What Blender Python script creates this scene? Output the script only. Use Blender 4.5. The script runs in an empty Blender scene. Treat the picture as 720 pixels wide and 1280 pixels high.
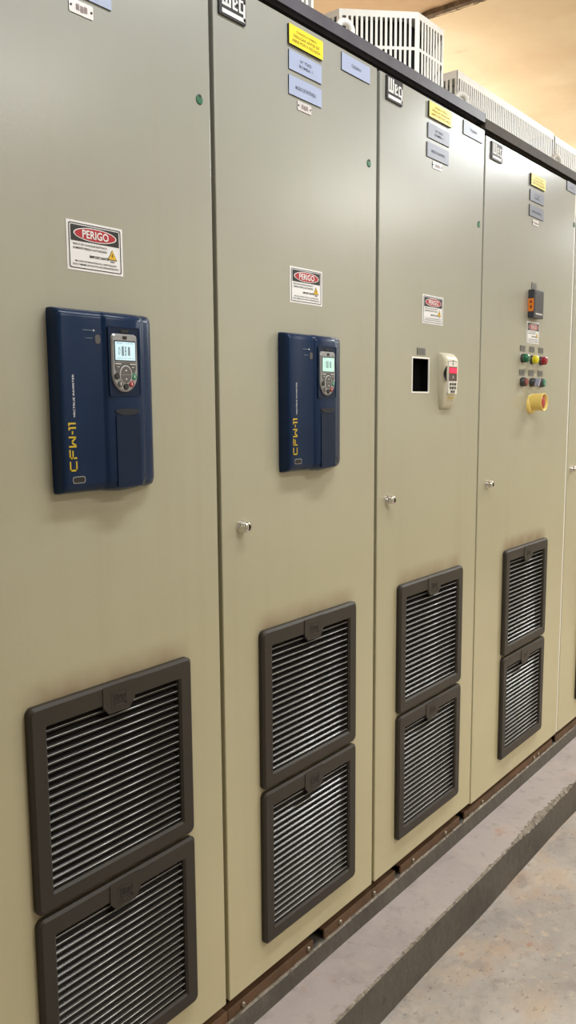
import bpy, bmesh, math, random
from mathutils import Vector, Matrix
random.seed(7)
SC = bpy.context.scene
COL = SC.collection
PI = math.pi

# ------------------------------------------------------------------ materials
def lin(c):
    return tuple(((x/255)/12.92 if x/255 <= .04045 else ((x/255+.055)/1.055)**2.4) for x in c)

def mat(name, rgb, rough=.5, metal=0., var=.06, nscale=30., bump=0., bscale=200., emit=0., spec=.5, coat=0.):
    m = bpy.data.materials.new(name); m.use_nodes = True
    nt = m.node_tree; b = nt.nodes['Principled BSDF']
    c = lin(rgb)
    tc = nt.nodes.new('ShaderNodeTexCoord')
    nz = nt.nodes.new('ShaderNodeTexNoise'); nz.inputs['Scale'].default_value = nscale; nz.inputs['Detail'].default_value = 4
    nt.links.new(tc.outputs['Object'], nz.inputs['Vector'])
    rp = nt.nodes.new('ShaderNodeValToRGB')
    rp.color_ramp.elements[0].position = .3; rp.color_ramp.elements[1].position = .7
    rp.color_ramp.elements[0].color = tuple(max(0, x*(1-var)) for x in c)+(1,)
    rp.color_ramp.elements[1].color = tuple(min(1, x*(1+var)) for x in c)+(1,)
    nt.links.new(nz.outputs['Fac'], rp.inputs['Fac']); nt.links.new(rp.outputs['Color'], b.inputs['Base Color'])
    b.inputs['Roughness'].default_value = rough; b.inputs['Metallic'].default_value = metal
    b.inputs['Specular IOR Level'].default_value = spec
    if coat: b.inputs['Coat Weight'].default_value = coat; b.inputs['Coat Roughness'].default_value = .1
    if bump:
        n2 = nt.nodes.new('ShaderNodeTexNoise'); n2.inputs['Scale'].default_value = bscale; n2.inputs['Detail'].default_value = 2
        nt.links.new(tc.outputs['Object'], n2.inputs['Vector'])
        bp = nt.nodes.new('ShaderNodeBump'); bp.inputs['Strength'].default_value = bump; bp.inputs['Distance'].default_value = .002
        nt.links.new(n2.outputs['Fac'], bp.inputs['Height']); nt.links.new(bp.outputs['Normal'], b.inputs['Normal'])
    if emit:
        nt.links.new(rp.outputs['Color'], b.inputs['Emission Color']); b.inputs['Emission Strength'].default_value = emit
    return m

def blotch(name, layers, rough=.8, scale0=3., bump=.3, bscale=60., stretch=(1, 1, 1), roughvar=.1, spec=.4):
    """base colour followed by (rgb, noise scale, threshold, softness, amount) patches"""
    m = bpy.data.materials.new(name); m.use_nodes = True
    nt = m.node_tree; b = nt.nodes['Principled BSDF']
    tc = nt.nodes.new('ShaderNodeTexCoord'); mp = nt.nodes.new('ShaderNodeMapping'); mp.inputs['Scale'].default_value = stretch
    nt.links.new(tc.outputs['Object'], mp.inputs['Vector'])
    cur = None
    for i, (rgb, sc, th, so, am) in enumerate(layers):
        col = lin(rgb)+(1,)
        if cur is None:
            n = nt.nodes.new('ShaderNodeRGB'); n.outputs[0].default_value = col; cur = n.outputs[0]; continue
        nz = nt.nodes.new('ShaderNodeTexNoise'); nz.inputs['Scale'].default_value = sc; nz.inputs['Detail'].default_value = 6; nz.inputs['Roughness'].default_value = .62
        ad = nt.nodes.new('ShaderNodeVectorMath'); ad.operation = 'ADD'; ad.inputs[1].default_value = (i*7.3, i*3.1, i*1.7)
        nt.links.new(mp.outputs[0], ad.inputs[0]); nt.links.new(ad.outputs[0], nz.inputs['Vector'])
        mr = nt.nodes.new('ShaderNodeMapRange'); mr.inputs['From Min'].default_value = th; mr.inputs['From Max'].default_value = th+so; mr.inputs['To Max'].default_value = am
        nt.links.new(nz.outputs['Fac'], mr.inputs['Value'])
        mx = nt.nodes.new('ShaderNodeMix'); mx.data_type = 'RGBA'
        nt.links.new(mr.outputs[0], mx.inputs['Factor']); nt.links.new(cur, mx.inputs['A']); mx.inputs['B'].default_value = col
        cur = mx.outputs['Result']
    nt.links.new(cur, b.inputs['Base Color']); b.inputs['Roughness'].default_value = rough; b.inputs['Specular IOR Level'].default_value = spec
    n2 = nt.nodes.new('ShaderNodeTexNoise'); n2.inputs['Scale'].default_value = bscale; n2.inputs['Detail'].default_value = 6
    nt.links.new(mp.outputs[0], n2.inputs['Vector'])
    bp = nt.nodes.new('ShaderNodeBump'); bp.inputs['Strength'].default_value = bump; bp.inputs['Distance'].default_value = .006
    nt.links.new(n2.outputs['Fac'], bp.inputs['Height']); nt.links.new(bp.outputs['Normal'], b.inputs['Normal'])
    return m

def door_mat(name, seed, vents):
    """satin orange-peel paint, with a faint brown dust bloom on the paint round each ventilation grille"""
    m = bpy.data.materials.new(name); m.use_nodes = True
    nt = m.node_tree; b = nt.nodes['Principled BSDF']; N = nt.nodes.new; L = nt.links.new
    tc = N('ShaderNodeTexCoord')
    nz = N('ShaderNodeTexNoise'); nz.inputs['Scale'].default_value = 2.2; nz.inputs['Detail'].default_value = 3
    ad = N('ShaderNodeVectorMath'); ad.operation = 'ADD'; ad.inputs[1].default_value = (seed*3.7, 0, seed)
    L(tc.outputs['Object'], ad.inputs[0]); L(ad.outputs[0], nz.inputs['Vector'])
    rp = N('ShaderNodeValToRGB'); rp.color_ramp.elements[0].position = .3; rp.color_ramp.elements[1].position = .75
    rp.color_ramp.elements[0].color = lin(DOOR_A)+(1,); rp.color_ramp.elements[1].color = lin(DOOR_B)+(1,)
    L(nz.outputs['Fac'], rp.inputs['Fac'])
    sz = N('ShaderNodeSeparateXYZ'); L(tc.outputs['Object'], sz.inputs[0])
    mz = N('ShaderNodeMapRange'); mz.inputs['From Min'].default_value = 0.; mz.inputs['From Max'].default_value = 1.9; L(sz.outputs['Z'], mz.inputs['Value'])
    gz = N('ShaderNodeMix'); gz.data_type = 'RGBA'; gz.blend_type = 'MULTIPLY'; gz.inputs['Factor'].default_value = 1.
    rz = N('ShaderNodeValToRGB'); rz.color_ramp.elements[0].color = lin((255, 249, 218))+(1,); em = rz.color_ramp.elements.new(.4); em.color = lin((226, 222, 200))+(1,); rz.color_ramp.elements[-1].color = lin((198, 202, 208))+(1,)  # height ramp paints cool overhead light and warm floor bounce into the base colour
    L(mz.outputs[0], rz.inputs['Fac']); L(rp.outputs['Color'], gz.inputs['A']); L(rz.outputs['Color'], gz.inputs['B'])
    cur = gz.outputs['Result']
    # vertical drip / dust streaks
    mp = N('ShaderNodeMapping'); mp.inputs['Scale'].default_value = (22, 1, .7); L(ad.outputs[0], mp.inputs['Vector'])
    ns = N('ShaderNodeTexNoise'); ns.inputs['Scale'].default_value = 1.; ns.inputs['Detail'].default_value = 4; L(mp.outputs[0], ns.inputs['Vector'])
    mr = N('ShaderNodeMapRange'); mr.inputs['From Min'].default_value = .55; mr.inputs['From Max'].default_value = .8; mr.inputs['To Max'].default_value = .14
    L(ns.outputs['Fac'], mr.inputs['Value'])
    mx = N('ShaderNodeMix'); mx.data_type = 'RGBA'; L(mr.outputs[0], mx.inputs['Factor']); L(cur, mx.inputs['A']); mx.inputs['B'].default_value = lin((158, 142, 108))+(1,)
    cur = mx.outputs['Result']
    sx = N('ShaderNodeSeparateXYZ'); L(tc.outputs['Object'], sx.inputs[0])
    for (x0, x1, z1, amt) in vents:   # local coordinates of the grille's top edge
        def ramp(sock, a, b_, lo, hi):
            r = N('ShaderNodeMapRange'); r.interpolation_type = 'SMOOTHSTEP'
            r.inputs['From Min'].default_value = a; r.inputs['From Max'].default_value = b_; r.inputs['To Min'].default_value = lo; r.inputs['To Max'].default_value = hi
            L(sock, r.inputs['Value']); return r.outputs[0]
        fz = ramp(sx.outputs['Z'], z1+.0, z1+.05, 1, 0)
        fz0 = ramp(sx.outputs['Z'], z1-.75, z1-.3, .2, 1)
        fx = ramp(sx.outputs['X'], x0-.03, x0+.04, 0, 1)
        fx2 = ramp(sx.outputs['X'], x1-.04, x1+.02, 1, 0)
        cu = None
        for f in (fz, fz0, fx, fx2):
            if cu is None: cu = f; continue
            mu = N('ShaderNodeMath'); mu.operation = 'MULTIPLY'; L(cu, mu.inputs[0]); L(f, mu.inputs[1]); cu = mu.outputs[0]
        nn = N('ShaderNodeTexNoise'); nn.inputs['Scale'].default_value = 14; L(ad.outputs[0], nn.inputs['Vector'])
        mu = N('ShaderNodeMath'); mu.operation = 'MULTIPLY'; L(cu, mu.inputs[0]); L(nn.outputs['Fac'], mu.inputs[1])
        mu2 = N('ShaderNodeMath'); mu2.operation = 'MULTIPLY'; L(mu.outputs[0], mu2.inputs[0]); mu2.inputs[1].default_value = amt
        mx = N('ShaderNodeMix'); mx.data_type = 'RGBA'; L(mu2.outputs[0], mx.inputs['Factor']); L(cur, mx.inputs['A']); mx.inputs['B'].default_value = lin((120, 78, 48))+(1,)
        cur = mx.outputs['Result']
    L(cur, b.inputs['Base Color'])
    b.inputs['Roughness'].default_value = .27; b.inputs['Specular IOR Level'].default_value = .55
    n2 = N('ShaderNodeTexNoise'); n2.inputs['Scale'].default_value = 260; n2.inputs['Detail'].default_value = 1
    L(tc.outputs['Object'], n2.inputs['Vector'])
    bp = N('ShaderNodeBump'); bp.inputs['Strength'].default_value = .1; bp.inputs['Distance'].default_value = .001
    L(n2.outputs['Fac'], bp.inputs['Height']); L(bp.outputs['Normal'], b.inputs['Normal'])
    return m

DOOR_A = (203, 199, 184); DOOR_B = (211, 207, 192)
M = {}
M['body'] = mat('pebble grey enamel', (184, 174, 148), .4)
M['doorside'] = mat('door edge enamel', (172, 160, 124), .4)
M['gapshade'] = mat('black gap shade', (9, 8, 7), .8)  # near-black that paints the shade in the door gaps and under the bars
M['rail'] = mat('dark grey painted steel', (84, 81, 90), .45, var=.2, nscale=12, bump=.2, bscale=90)
M['railbrown'] = mat('brown grey dusty steel', (72, 64, 56), .7, var=.2, nscale=15, bump=.3, bscale=90)
M['channel'] = mat('rusty brown primed steel', (106, 78, 54), .6, var=.3, nscale=9, bump=.3, bscale=40)
M['bolt'] = mat('dull zinc bolt', (150, 140, 122), .4, .7)
M['grille'] = mat('dark grey filter plastic', (54, 49, 43), .42, var=.08, nscale=8, spec=.35)
M['slat'] = mat('glossy dark louvre plastic', (38, 36, 34), .24, var=.1, nscale=8, spec=.6)
M['lip'] = mat('worn pale louvre edge', (214, 212, 208), .22, var=.1, nscale=20, spec=.7)  # paler than the slat, used on the front lip facet only
M['void'] = mat('unlit grille interior', (10, 10, 9), .9)
M['blue'] = mat('dark blue moulded plastic', (21, 43, 74), .25, var=.06, nscale=20, spec=.22)
M['blue2'] = mat('deep blue moulded plastic', (18, 35, 60), .32, var=.06, nscale=20, spec=.22)
M['bluedark'] = mat('blue black shadow line plastic', (14, 20, 34), .5)
M['silver'] = mat('silver keypad plastic', (160, 160, 162), .35, .35, var=.04)
M['keygrey'] = mat('grey keypad membrane', (92, 90, 88), .5)
M['black'] = mat('matte black plastic', (20, 20, 21), .45)
M['jet'] = mat('unlit opening', (4, 4, 4), .9, spec=.1)
M['lcd'] = mat('pale blue lit display', (190, 218, 228), .3, emit=.55, var=.05, nscale=60)
M['lcdg'] = mat('pale green lit display', (182, 222, 210), .3, emit=.5, var=.05, nscale=60)
M['lcdink'] = mat('display ink', (120, 140, 150), .5)
M['white'] = mat('white print', (236, 234, 232), .5, var=.02)
M['signwhite'] = mat('white vinyl sticker', (238, 236, 236), .35, var=.02)
M['ink'] = mat('black print', (24, 23, 24), .5)
M['red'] = mat('red print', (178, 28, 44), .4)
M['hazard'] = mat('yellow hazard print', (232, 186, 30), .45)
M['yellowplate'] = mat('yellow engraved plate', (244, 226, 62), .35, var=.03)
M['yellowink'] = mat('brown engraving', (150, 112, 30), .6)
M['blueplate'] = mat('pale blue grey engraved plate', (170, 181, 210), .3, var=.03)
M['greyplate'] = mat('slate grey engraved plate', (112, 115, 130), .35, var=.04)
M['greylabel'] = mat('dark grey engraved label', (112, 110, 106), .45, var=.08)
M['plateink'] = mat('dark engraving', (84, 88, 104), .6)
M['steel'] = mat('brushed metal tag', (214, 208, 206), .35, .2, var=.06)
M['tagink'] = mat('stamped tag print', (150, 132, 130), .6)
M['chrome'] = mat('polished chrome', (225, 222, 216), .15, 1.)
M['greenplug'] = mat('dark green plug plastic', (38, 104, 72), .4)
M['cream'] = mat('cream moulded plastic', (206, 198, 174), .32, var=.04)
M['creampale'] = mat('pale cream keypad plate', (232, 228, 218), .35, var=.02)
M['smoke'] = mat('smoked display window', (92, 70, 68), .2)
M['led'] = mat('red lit digits', (255, 30, 70), .4, emit=3.)
M['redglow'] = mat('red lit window', (200, 16, 48), .4, emit=.8)
M['gold'] = mat('yellow print', (206, 176, 40), .5)
M['meter'] = mat('charcoal meter plastic', (58, 60, 68), .35)
M['screen'] = mat('grey meter screen', (84, 84, 92), .2)
M['orange'] = mat('orange sticker', (238, 134, 44), .5)
M['orangeink'] = mat('brown sticker print', (150, 70, 20), .5)
M['green'] = mat('green lens', (10, 104, 66), .18, coat=.5)
M['yellowlens'] = mat('yellow lens', (220, 208, 20), .2, coat=.5)
M['redlens'] = mat('crimson lens', (150, 18, 42), .18, coat=.5)
M['redcap'] = mat('dull red push button cap', (132, 62, 58), .35)
M['greencap'] = mat('dull green push button cap', (44, 128, 92), .35)
M['bezel'] = mat('dark grey button collar', (62, 60, 60), .35)
M['selector'] = mat('grey blue selector lever', (158, 158, 178), .35)
M['yellow'] = mat('warm yellow shroud plastic', (246, 214, 118), .35, var=.03)
M['mush'] = mat('red mushroom head', (176, 52, 44), .35)
M['hood'] = mat('off white hood enamel', (244, 242, 236), .4, var=.03)
M['hoodin'] = mat('pale hood interior', (232, 232, 232), .7)
# warm plaster ceiling, concrete
M['ceil'] = blotch('stained beige concrete ceiling', [((226, 202, 164), 0, 0, 0, 0), ((212, 178, 138), 1.3, .42, .3, .8), ((236, 216, 180), 2.1, .5, .25, .6), ((170, 130, 92), 6., .62, .2, .5), ((120, 92, 64), 22., .72, .06, .7)], .85, bump=.25, bscale=18.)
M['ceil2'] = blotch('browner near ceiling', [((196, 162, 122), 0, 0, 0, 0), ((178, 142, 104), 1.3, .42, .3, .8), ((206, 178, 142), 2.1, .5, .25, .6), ((120, 92, 64), 22., .72, .06, .7)], .85, bump=.25, bscale=18.)
M['ceiledge'] = blotch('dark broken ceiling edge', [((112, 92, 70), 0, 0, 0, 0), ((70, 56, 42), 14., .45, .2, .8), ((170, 146, 110), 30., .62, .1, .7)], .9, bump=.6, bscale=60.)
M['floor'] = blotch('worn stained concrete floor', [((196, 186, 176), 0, 0, 0, 0), ((162, 154, 148), 2.6, .44, .18, .8), ((196, 172, 146), 4.2, .5, .18, .75), ((190, 150, 114), 3.4, .56, .12, .5), ((152, 142, 134), 13., .54, .12, .55), ((206, 188, 166), 26., .58, .1, .7), ((120, 110, 102), 48., .6, .08, .6), ((172, 116, 74), 8., .67, .06, .7), ((158, 118, 88), 70., .64, .08, .6), ((232, 222, 206), 60., .68, .04, .9)], .55, bump=.4, bscale=45., stretch=(1, 1.25, 1))
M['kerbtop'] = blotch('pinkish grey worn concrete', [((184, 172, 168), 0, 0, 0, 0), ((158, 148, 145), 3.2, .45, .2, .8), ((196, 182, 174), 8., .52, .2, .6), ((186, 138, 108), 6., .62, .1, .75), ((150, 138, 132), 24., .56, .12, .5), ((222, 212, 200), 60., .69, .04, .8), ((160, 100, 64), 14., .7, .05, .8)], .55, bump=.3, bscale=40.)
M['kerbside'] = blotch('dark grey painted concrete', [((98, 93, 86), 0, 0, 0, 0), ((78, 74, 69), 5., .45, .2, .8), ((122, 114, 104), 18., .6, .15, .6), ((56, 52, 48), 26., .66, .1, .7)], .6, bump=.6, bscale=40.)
M['chip'] = blotch('raw chipped concrete', [((150, 141, 128), 0, 0, 0, 0), ((104, 96, 86), 50., .5, .1, .8), ((208, 200, 186), 70., .58, .1, .8)], .9, bump=1., bscale=120.)
M['walllow'] = mat('cream painted wall', (214, 208, 190), .7, bump=.1)
M['wallhigh'] = mat('brown grey upper wall', (112, 100, 84), .8, bump=.1)

# ------------------------------------------------------------------ mesh builder
class MB:
    def __init__(s): s.v = []; s.f = []; s.m = []; s.mats = []; s.sm = []
    def mi(s, key):
        if key not in s.mats: s.mats.append(key)
        return s.mats.index(key)
    def add(s, vs, fs, key, smooth=False):
        b = len(s.v); k = s.mi(key)
        s.v += [tuple(v) for v in vs]
        for f in fs: s.f.append(tuple(b+i for i in f)); s.m.append(k); s.sm.append(smooth)
    def box(s, x0, x1, y0, y1, z0, z1, key):
        vs = [(x0,y0,z0),(x1,y0,z0),(x1,y1,z0),(x0,y1,z0),(x0,y0,z1),(x1,y0,z1),(x1,y1,z1),(x0,y1,z1)]
        s.add(vs, [(0,3,2,1),(4,5,6,7),(0,1,5,4),(1,2,6,5),(2,3,7,6),(3,0,4,7)], key)
    def plate(s, pts, y0, y1, key, sidekey=None, smooth=False):
        """polygon in XZ (counter-clockwise seen from -Y), front at y0 (nearer the camera), back at y1"""
        n = len(pts)
        a = sum(pts[i][0]*pts[(i+1)%n][1]-pts[(i+1)%n][0]*pts[i][1] for i in range(n))
        if a < 0: pts = pts[::-1]
        vs = [(x,y0,z) for x,z in pts]+[(x,y1,z) for x,z in pts]
        s.add(vs, [tuple(range(n))], key)
        s.add(vs, [tuple(reversed(range(n, 2*n)))]+[(i, i+n, (i+1)%n+n, (i+1)%n) for i in range(n)], sidekey or key, smooth)
    def lathe(s, prof, cx, cz, key, n=28, axis='y', smooth=True, cap0=False, cap1=True, keys=None):
        """prof: list of (radius, y) - rings round the Y axis through (cx,cz)"""
        vs = []; fs = []
        for r, y in prof:
            for i in range(n):
                a = 2*PI*i/n; vs.append((cx+r*math.cos(a), y, cz+r*math.sin(a)))
        for j in range(len(prof)-1):
            q = [(j*n+i, j*n+(i+1)%n, (j+1)*n+(i+1)%n, (j+1)*n+i) for i in range(n)]
            b = keys[j] if keys else key
            s.add(vs, q, b, smooth) if False else fs.append((q, b))
        base = len(s.v); s.v += vs
        for q, b in fs:
            k = s.mi(b)
            for f in q: s.f.append(tuple(base+i for i in f)); s.m.append(k); s.sm.append(smooth)
        if cap1:
            k = s.mi(keys[-1] if keys else key); o = base+(len(prof)-1)*n
            s.f.append(tuple(o+i for i in range(n))); s.m.append(k); s.sm.append(False)
        if cap0:
            k = s.mi(keys[0] if keys else key)
            s.f.append(tuple(base+i for i in reversed(range(n)))); s.m.append(k); s.sm.append(False)
    def text(s, body, cx, cz, w, h, y, key, rot=0., bold=.0, thick=0.):
        me = text_mesh(body, bold)
        xs = [v[0] for v in me[0]]; ys = [v[1] for v in me[0]]
        if not xs: return
        x0, x1, y0, y1 = min(xs), max(xs), min(ys), max(ys)
        sx = w/(x1-x0); sy = h/(y1-y0); c, si = math.cos(rot), math.sin(rot)
        vs = []
        for vx, vy in me[0]:
            a = (vx-(x0+x1)/2)*sx; b = (vy-(y0+y1)/2)*sy
            vs.append((cx+a*c-b*si, y, cz+a*si+b*c))
        s.add(vs, me[1], key)
    def build(s, name, parent=None, at=(0,0,0), bevel=0., seg=2, angle=40, smooth=False, origin=None):
        """world position AT; mesh verts are local to AT. parent's world position is taken off."""
        me = bpy.data.meshes.new(name)
        me.from_pydata(s.v, [], s.f)
        for k in s.mats: me.materials.append(M[k])
        me.polygons.foreach_set('material_index', s.m)
        me.polygons.foreach_set('use_smooth', [bool(x) or smooth for x in s.sm])
        me.update()
        o = bpy.data.objects.new(name, me); COL.objects.link(o)
        place(o, at, parent)
        if bevel:
            bv = o.modifiers.new('bevel', 'BEVEL'); bv.width = bevel; bv.segments = seg; bv.limit_method = 'ANGLE'; bv.angle_limit = math.radians(angle)
            bv.harden_normals = False
        return o

WPOS = {}
def place(o, at, parent):
    at = Vector(at); WPOS[o.name] = at
    if parent is not None:
        o.parent = parent; o.location = at-WPOS[parent.name]
    else: o.location = at

_tc = {}
def text_mesh(body, bold=0.):
    k = (body, bold)
    if k in _tc: return _tc[k]
    cu = bpy.data.curves.new('text', 'FONT'); cu.body = body; cu.size = 1; cu.offset = bold; cu.resolution_u = 3
    o = bpy.data.objects.new('text', cu); COL.objects.link(o)
    dg = bpy.context.evaluated_depsgraph_get(); dg.update()
    me = bpy.data.meshes.new_from_object(o.evaluated_get(dg))
    r = ([(v.co.x, v.co.y) for v in me.vertices], [tuple(p.vertices) for p in me.polygons])
    bpy.data.meshes.remove(me); bpy.data.objects.remove(o); bpy.data.curves.remove(cu)
    _tc[k] = r
    return r

def rrect(x0, x1, z0, z1, r, n=6):
    pts = []
    for cx, cz, a0 in ((x1-r, z0+r, -PI/2), (x1-r, z1-r, 0), (x0+r, z1-r, PI/2), (x0+r, z0+r, PI)):
        for i in range(n+1):
            a = a0+PI/2*i/n; pts.append((cx+r*math.cos(a), cz+r*math.sin(a)))
    return pts
def ell(cx, cz, a, b, n=32):
    return [(cx+a*math.cos(2*PI*i/n), cz+b*math.sin(2*PI*i/n)) for i in range(n)]

def thing(name, label, cat, at, group=None):
    o = bpy.data.objects.new(name, None); COL.objects.link(o); o.empty_display_size = .1
    place(o, at, None); tag(o, label, cat, group); return o
def tag(o, label, cat, group=None):
    o['label'] = label; o['category'] = cat
    if group: o['group'] = group
def part_label(o, label): o['label'] = label
def structure(o): o['kind'] = 'structure'; return o

def copy_part(src, parent, at, children=True):
    c = src.copy(); COL.objects.link(c); place(c, at, parent)
    for ch in SUBS.get(src.name, []):
        d = ch.copy(); COL.objects.link(d); d.parent = c; d.location = ch.location.copy(); WPOS[d.name] = Vector(at)+ch.location
    return c
SUBS = {}
def sub(o, parent):
    SUBS.setdefault(parent.name, []).append(o); return o

# ------------------------------------------------------------------ camera (solved from the photograph's vanishing points)
F_PX = 1029.136
cam = bpy.data.cameras.new('camera'); camo = bpy.data.objects.new('camera', cam); COL.objects.link(camo)
cam.sensor_fit = 'VERTICAL'; cam.sensor_height = 24.; cam.lens = F_PX*24./1280.; cam.clip_start = .02
fw = Vector((0.77236494, 0.62192157, -0.12909671)); rt = Vector((0.62646852, -0.77941731, -0.00677106)); up = Vector((0.10483128, 0.0756453, 0.99160889))
mw = Matrix.Identity(4)
for i in range(3): mw[i][0] = rt[i]; mw[i][1] = up[i]; mw[i][2] = -fw[i]
mw.translation = Vector((-1.14650424, -1.08792048, 1.43672714)); camo.matrix_world = mw
SC.camera = camo

# ------------------------------------------------------------------ room shell
FLOOR_Z = -.017
XL, XR, YF, YB = -3.4, 6.5, -2.5, 1.3
b = MB(); b.box(XL, XR, YF, YB, FLOOR_Z-.1, FLOOR_Z, 'floor'); structure(b.build('floor'))
b = MB(); b.box(XL, 1.918, YF, YB, 2.975, 3.12, 'ceil2'); structure(b.build('ceiling'))
b = MB(); b.box(1.93, XR, YF, YB, 2.952, 3.12, 'ceil'); structure(b.build('ceiling_slab'))
# broken lower edge of the second ceiling slab
vs = []; fs = []; n = 260
for i in range(n+1):
    y = YF+(YB-YF)*i/n
    e = .004*math.sin(i*.9)+random.uniform(-.004, .004)
    vs += [(1.916+e*.4, y, 2.98), (1.914+e, y, 2.957+e*.5), (1.934+random.uniform(0, .008), y, 2.9512)]
for i in range(n):
    a = i*3; fs += [(a, a+1, a+4, a+3), (a+1, a+2, a+5, a+4)]
b = MB(); b.add(vs, fs, 'ceiledge'); structure(b.build('trim_1'))
b = MB(); b.box(XL, XR, YB, YB+.1, FLOOR_Z, 3.1, 'walllow'); structure(b.build('wall_back'))
b = MB(); b.box(XL-.1, XL, YF, YB, FLOOR_Z, 3.1, 'walllow'); structure(b.build('wall_left'))
b = MB(); b.box(XR, XR+.1, YF, YB, FLOOR_Z, 3.1, 'walllow'); structure(b.build('wall_right'))
b = MB(); b.box(XL, XR, YF-.1, YF, FLOOR_Z, 2.4, 'walllow'); b.box(XL, XR, YF-.1, YF, 2.4, 3.1, 'wallhigh'); structure(b.build('wall_front'))

# raised concrete kerb the cabinets stand on, its broken edge, and the narrow grout lip under the steel channel
def strip(name, rows, keys, x0, x1, n):
    """rows: functions x -> (y,z); keys: material between successive rows"""
    vs = []; fs = []
    R = len(rows)
    for i in range(n+1):
        x = x0+(x1-x0)*i/n
        for r in rows:
            y, z = r(x); vs.append((x, y, z))
    mb = MB()
    for j in range(R-1):
        mb.add(vs, [(i*R+j, (i+1)*R+j, (i+1)*R+j+1, i*R+j+1) for i in range(n)], keys[j]) if j == 0 else None
        if j:
            k = mb.mi(keys[j])
            for i in range(n): mb.f.append((i*R+j, (i+1)*R+j, (i+1)*R+j+1, i*R+j+1)); mb.m.append(k); mb.sm.append(False)
    return structure(mb.build(name))
class Noise:
    def __init__(s, step, amp, seed): s.st = step; s.a = amp; s.r = random.Random(seed); s.t = {}
    def __call__(s, x):
        i = math.floor(x/s.st); f = x/s.st-i
        for k in (i, i+1):
            if k not in s.t: s.t[k] = s.r.uniform(-1, 1)
        f = f*f*(3-2*f)
        return s.a*(s.t[i]*(1-f)+s.t[i+1]*f)
n1, n2, n3, n4 = Noise(.09, .006, 1), Noise(.012, .0035, 2), Noise(.3, .005, 3), Noise(.006, .002, 4)
def rough_zone(x):  # the kerb edge is badly chipped further along
    return .2+1.3*max(0., min(1., (x-.9)/.3))
chipw = lambda x: max(.0015, .0025+(n1(x)+n2(x))*rough_zone(x)+.008*max(0., min(1., (x-1.0)/.4)))
KZ = .107
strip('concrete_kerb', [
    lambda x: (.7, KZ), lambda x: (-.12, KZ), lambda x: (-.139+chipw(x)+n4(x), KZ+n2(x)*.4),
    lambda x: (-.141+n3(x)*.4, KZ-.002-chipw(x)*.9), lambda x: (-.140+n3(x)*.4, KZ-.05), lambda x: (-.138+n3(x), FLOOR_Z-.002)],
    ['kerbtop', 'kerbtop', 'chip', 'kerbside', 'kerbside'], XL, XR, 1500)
m1, m2, m3 = Noise(.16, .004, 11), Noise(.02, .002, 12), Noise(.4, .003, 13)
lipw = lambda x: max(.0008, .0018+m1(x)*.5+m2(x)*.7)
strip('grout_lip', [
    lambda x: (.5, .149), lambda x: (.0075, .1505+m2(x)*.5), lambda x: (.0012+lipw(x)+m2(x)*.6, .153+m1(x)*.5), lambda x: (.0+m2(x)*.4, .1505-lipw(x)*.6+m1(x)*.4), lambda x: (-.003+m3(x), KZ-.001)],
    ['kerbside', 'chip', 'chip', 'kerbside'], XL, XR, 1300)

# ------------------------------------------------------------------ parts shared by the cabinets
LOGO_W, LOGO_H = .072, .056
def weg_logo(mb, x0, z0, w, h, y, white, line=None):
    """squared three letter mark: heavy bars, drawn as filled polygons"""
    def R(a, b_, c, d): mb.plate([(x0+a*w, z0+c*h), (x0+b_*w, z0+c*h), (x0+b_*w, z0+d*h), (x0+a*w, z0+d*h)], y-.0004, y, white)
    # w
    R(.10, .17, .42, .93); R(.23, .30, .42, .93); R(.36, .43, .42, .93); R(.10, .43, .34, .44)
    # e
    R(.49, .56, .34, .78); R(.56, .68, .70, .78); R(.56, .68, .34, .42); R(.62, .68, .52, .78); R(.56, .68, .52, .59)
    # g and its long tail
    R(.73, .79, .34, .78); R(.79, .97, .70, .78); R(.79, .90, .34, .42); R(.90, .97, .10, .78); R(.10, .97, .08, .22)

def logo_plate(parent, x, z, w, h):
    mb = MB(); mb.plate(rrect(0, w, 0, h, .001, 2), -.004, 0, 'ink')
    o = mb.build('logo_plate', parent, (x, 0, z)); part_label(o, 'small black logo plate with white squared letters')
    mb = MB(); weg_logo(mb, 0, 0, w, h, -.0042, 'white'); mb.build('lettering', o, (x, 0, z))
def name_plate(parent, x0, x1, z0, z1, face, ink, lines, label, th=.0025):
    w, h = x1-x0, z1-z0
    mb = MB(); mb.plate([(0, 0), (w, 0), (w, h), (0, h)], -th, 0, face, 'ink')
    o = mb.build('name_plate', parent, (x0, 0, z0)); part_label(o, label)
    mb = MB()
    for body, fx, fz, fw_, fh in lines: mb.text(body, fx*w, fz*h, fw_*w, fh*h, -th-.0004, ink, bold=.01)
    mb.build('lettering', o, (x0, 0, z0))
YL = [('CUIDADO A TENSAO', .5, .73, .6, .13), ('DESLIGAR ANTES DE', .5, .49, .76, .15), ('ABRIR PORTA FECHADA', .5, .24, .84, .16)]
def metal_tag(parent, x0, x1, z0, z1):
    w, h = x1-x0, z1-z0
    mb = MB(); mb.plate(rrect(0, w, 0, h, .0025, 3), -.0012, 0, 'steel', 'ink')
    o = mb.build('rating_tag', parent, (x0, 0, z0)); part_label(o, 'tiny stamped metal tag with two rivets')
    mb = MB()
    for i, (a, c) in enumerate(((.35, .5), (.52, .45), (.68, .5))):
        mb.text('8'*3, w*a, h*c, w*.14, h*.5, -.0016, 'tagink', rot=PI/2*0, bold=.02)
    mb.build('lettering', o, (x0, 0, z0))
    for fx in (.08, .92):
        mb = MB(); mb.lathe([(.0018, -.0012), (.0015, -.0024)], w*fx, h*.5, 'ink', 10); mb.build('rivet', o, (x0, 0, z0))

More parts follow.
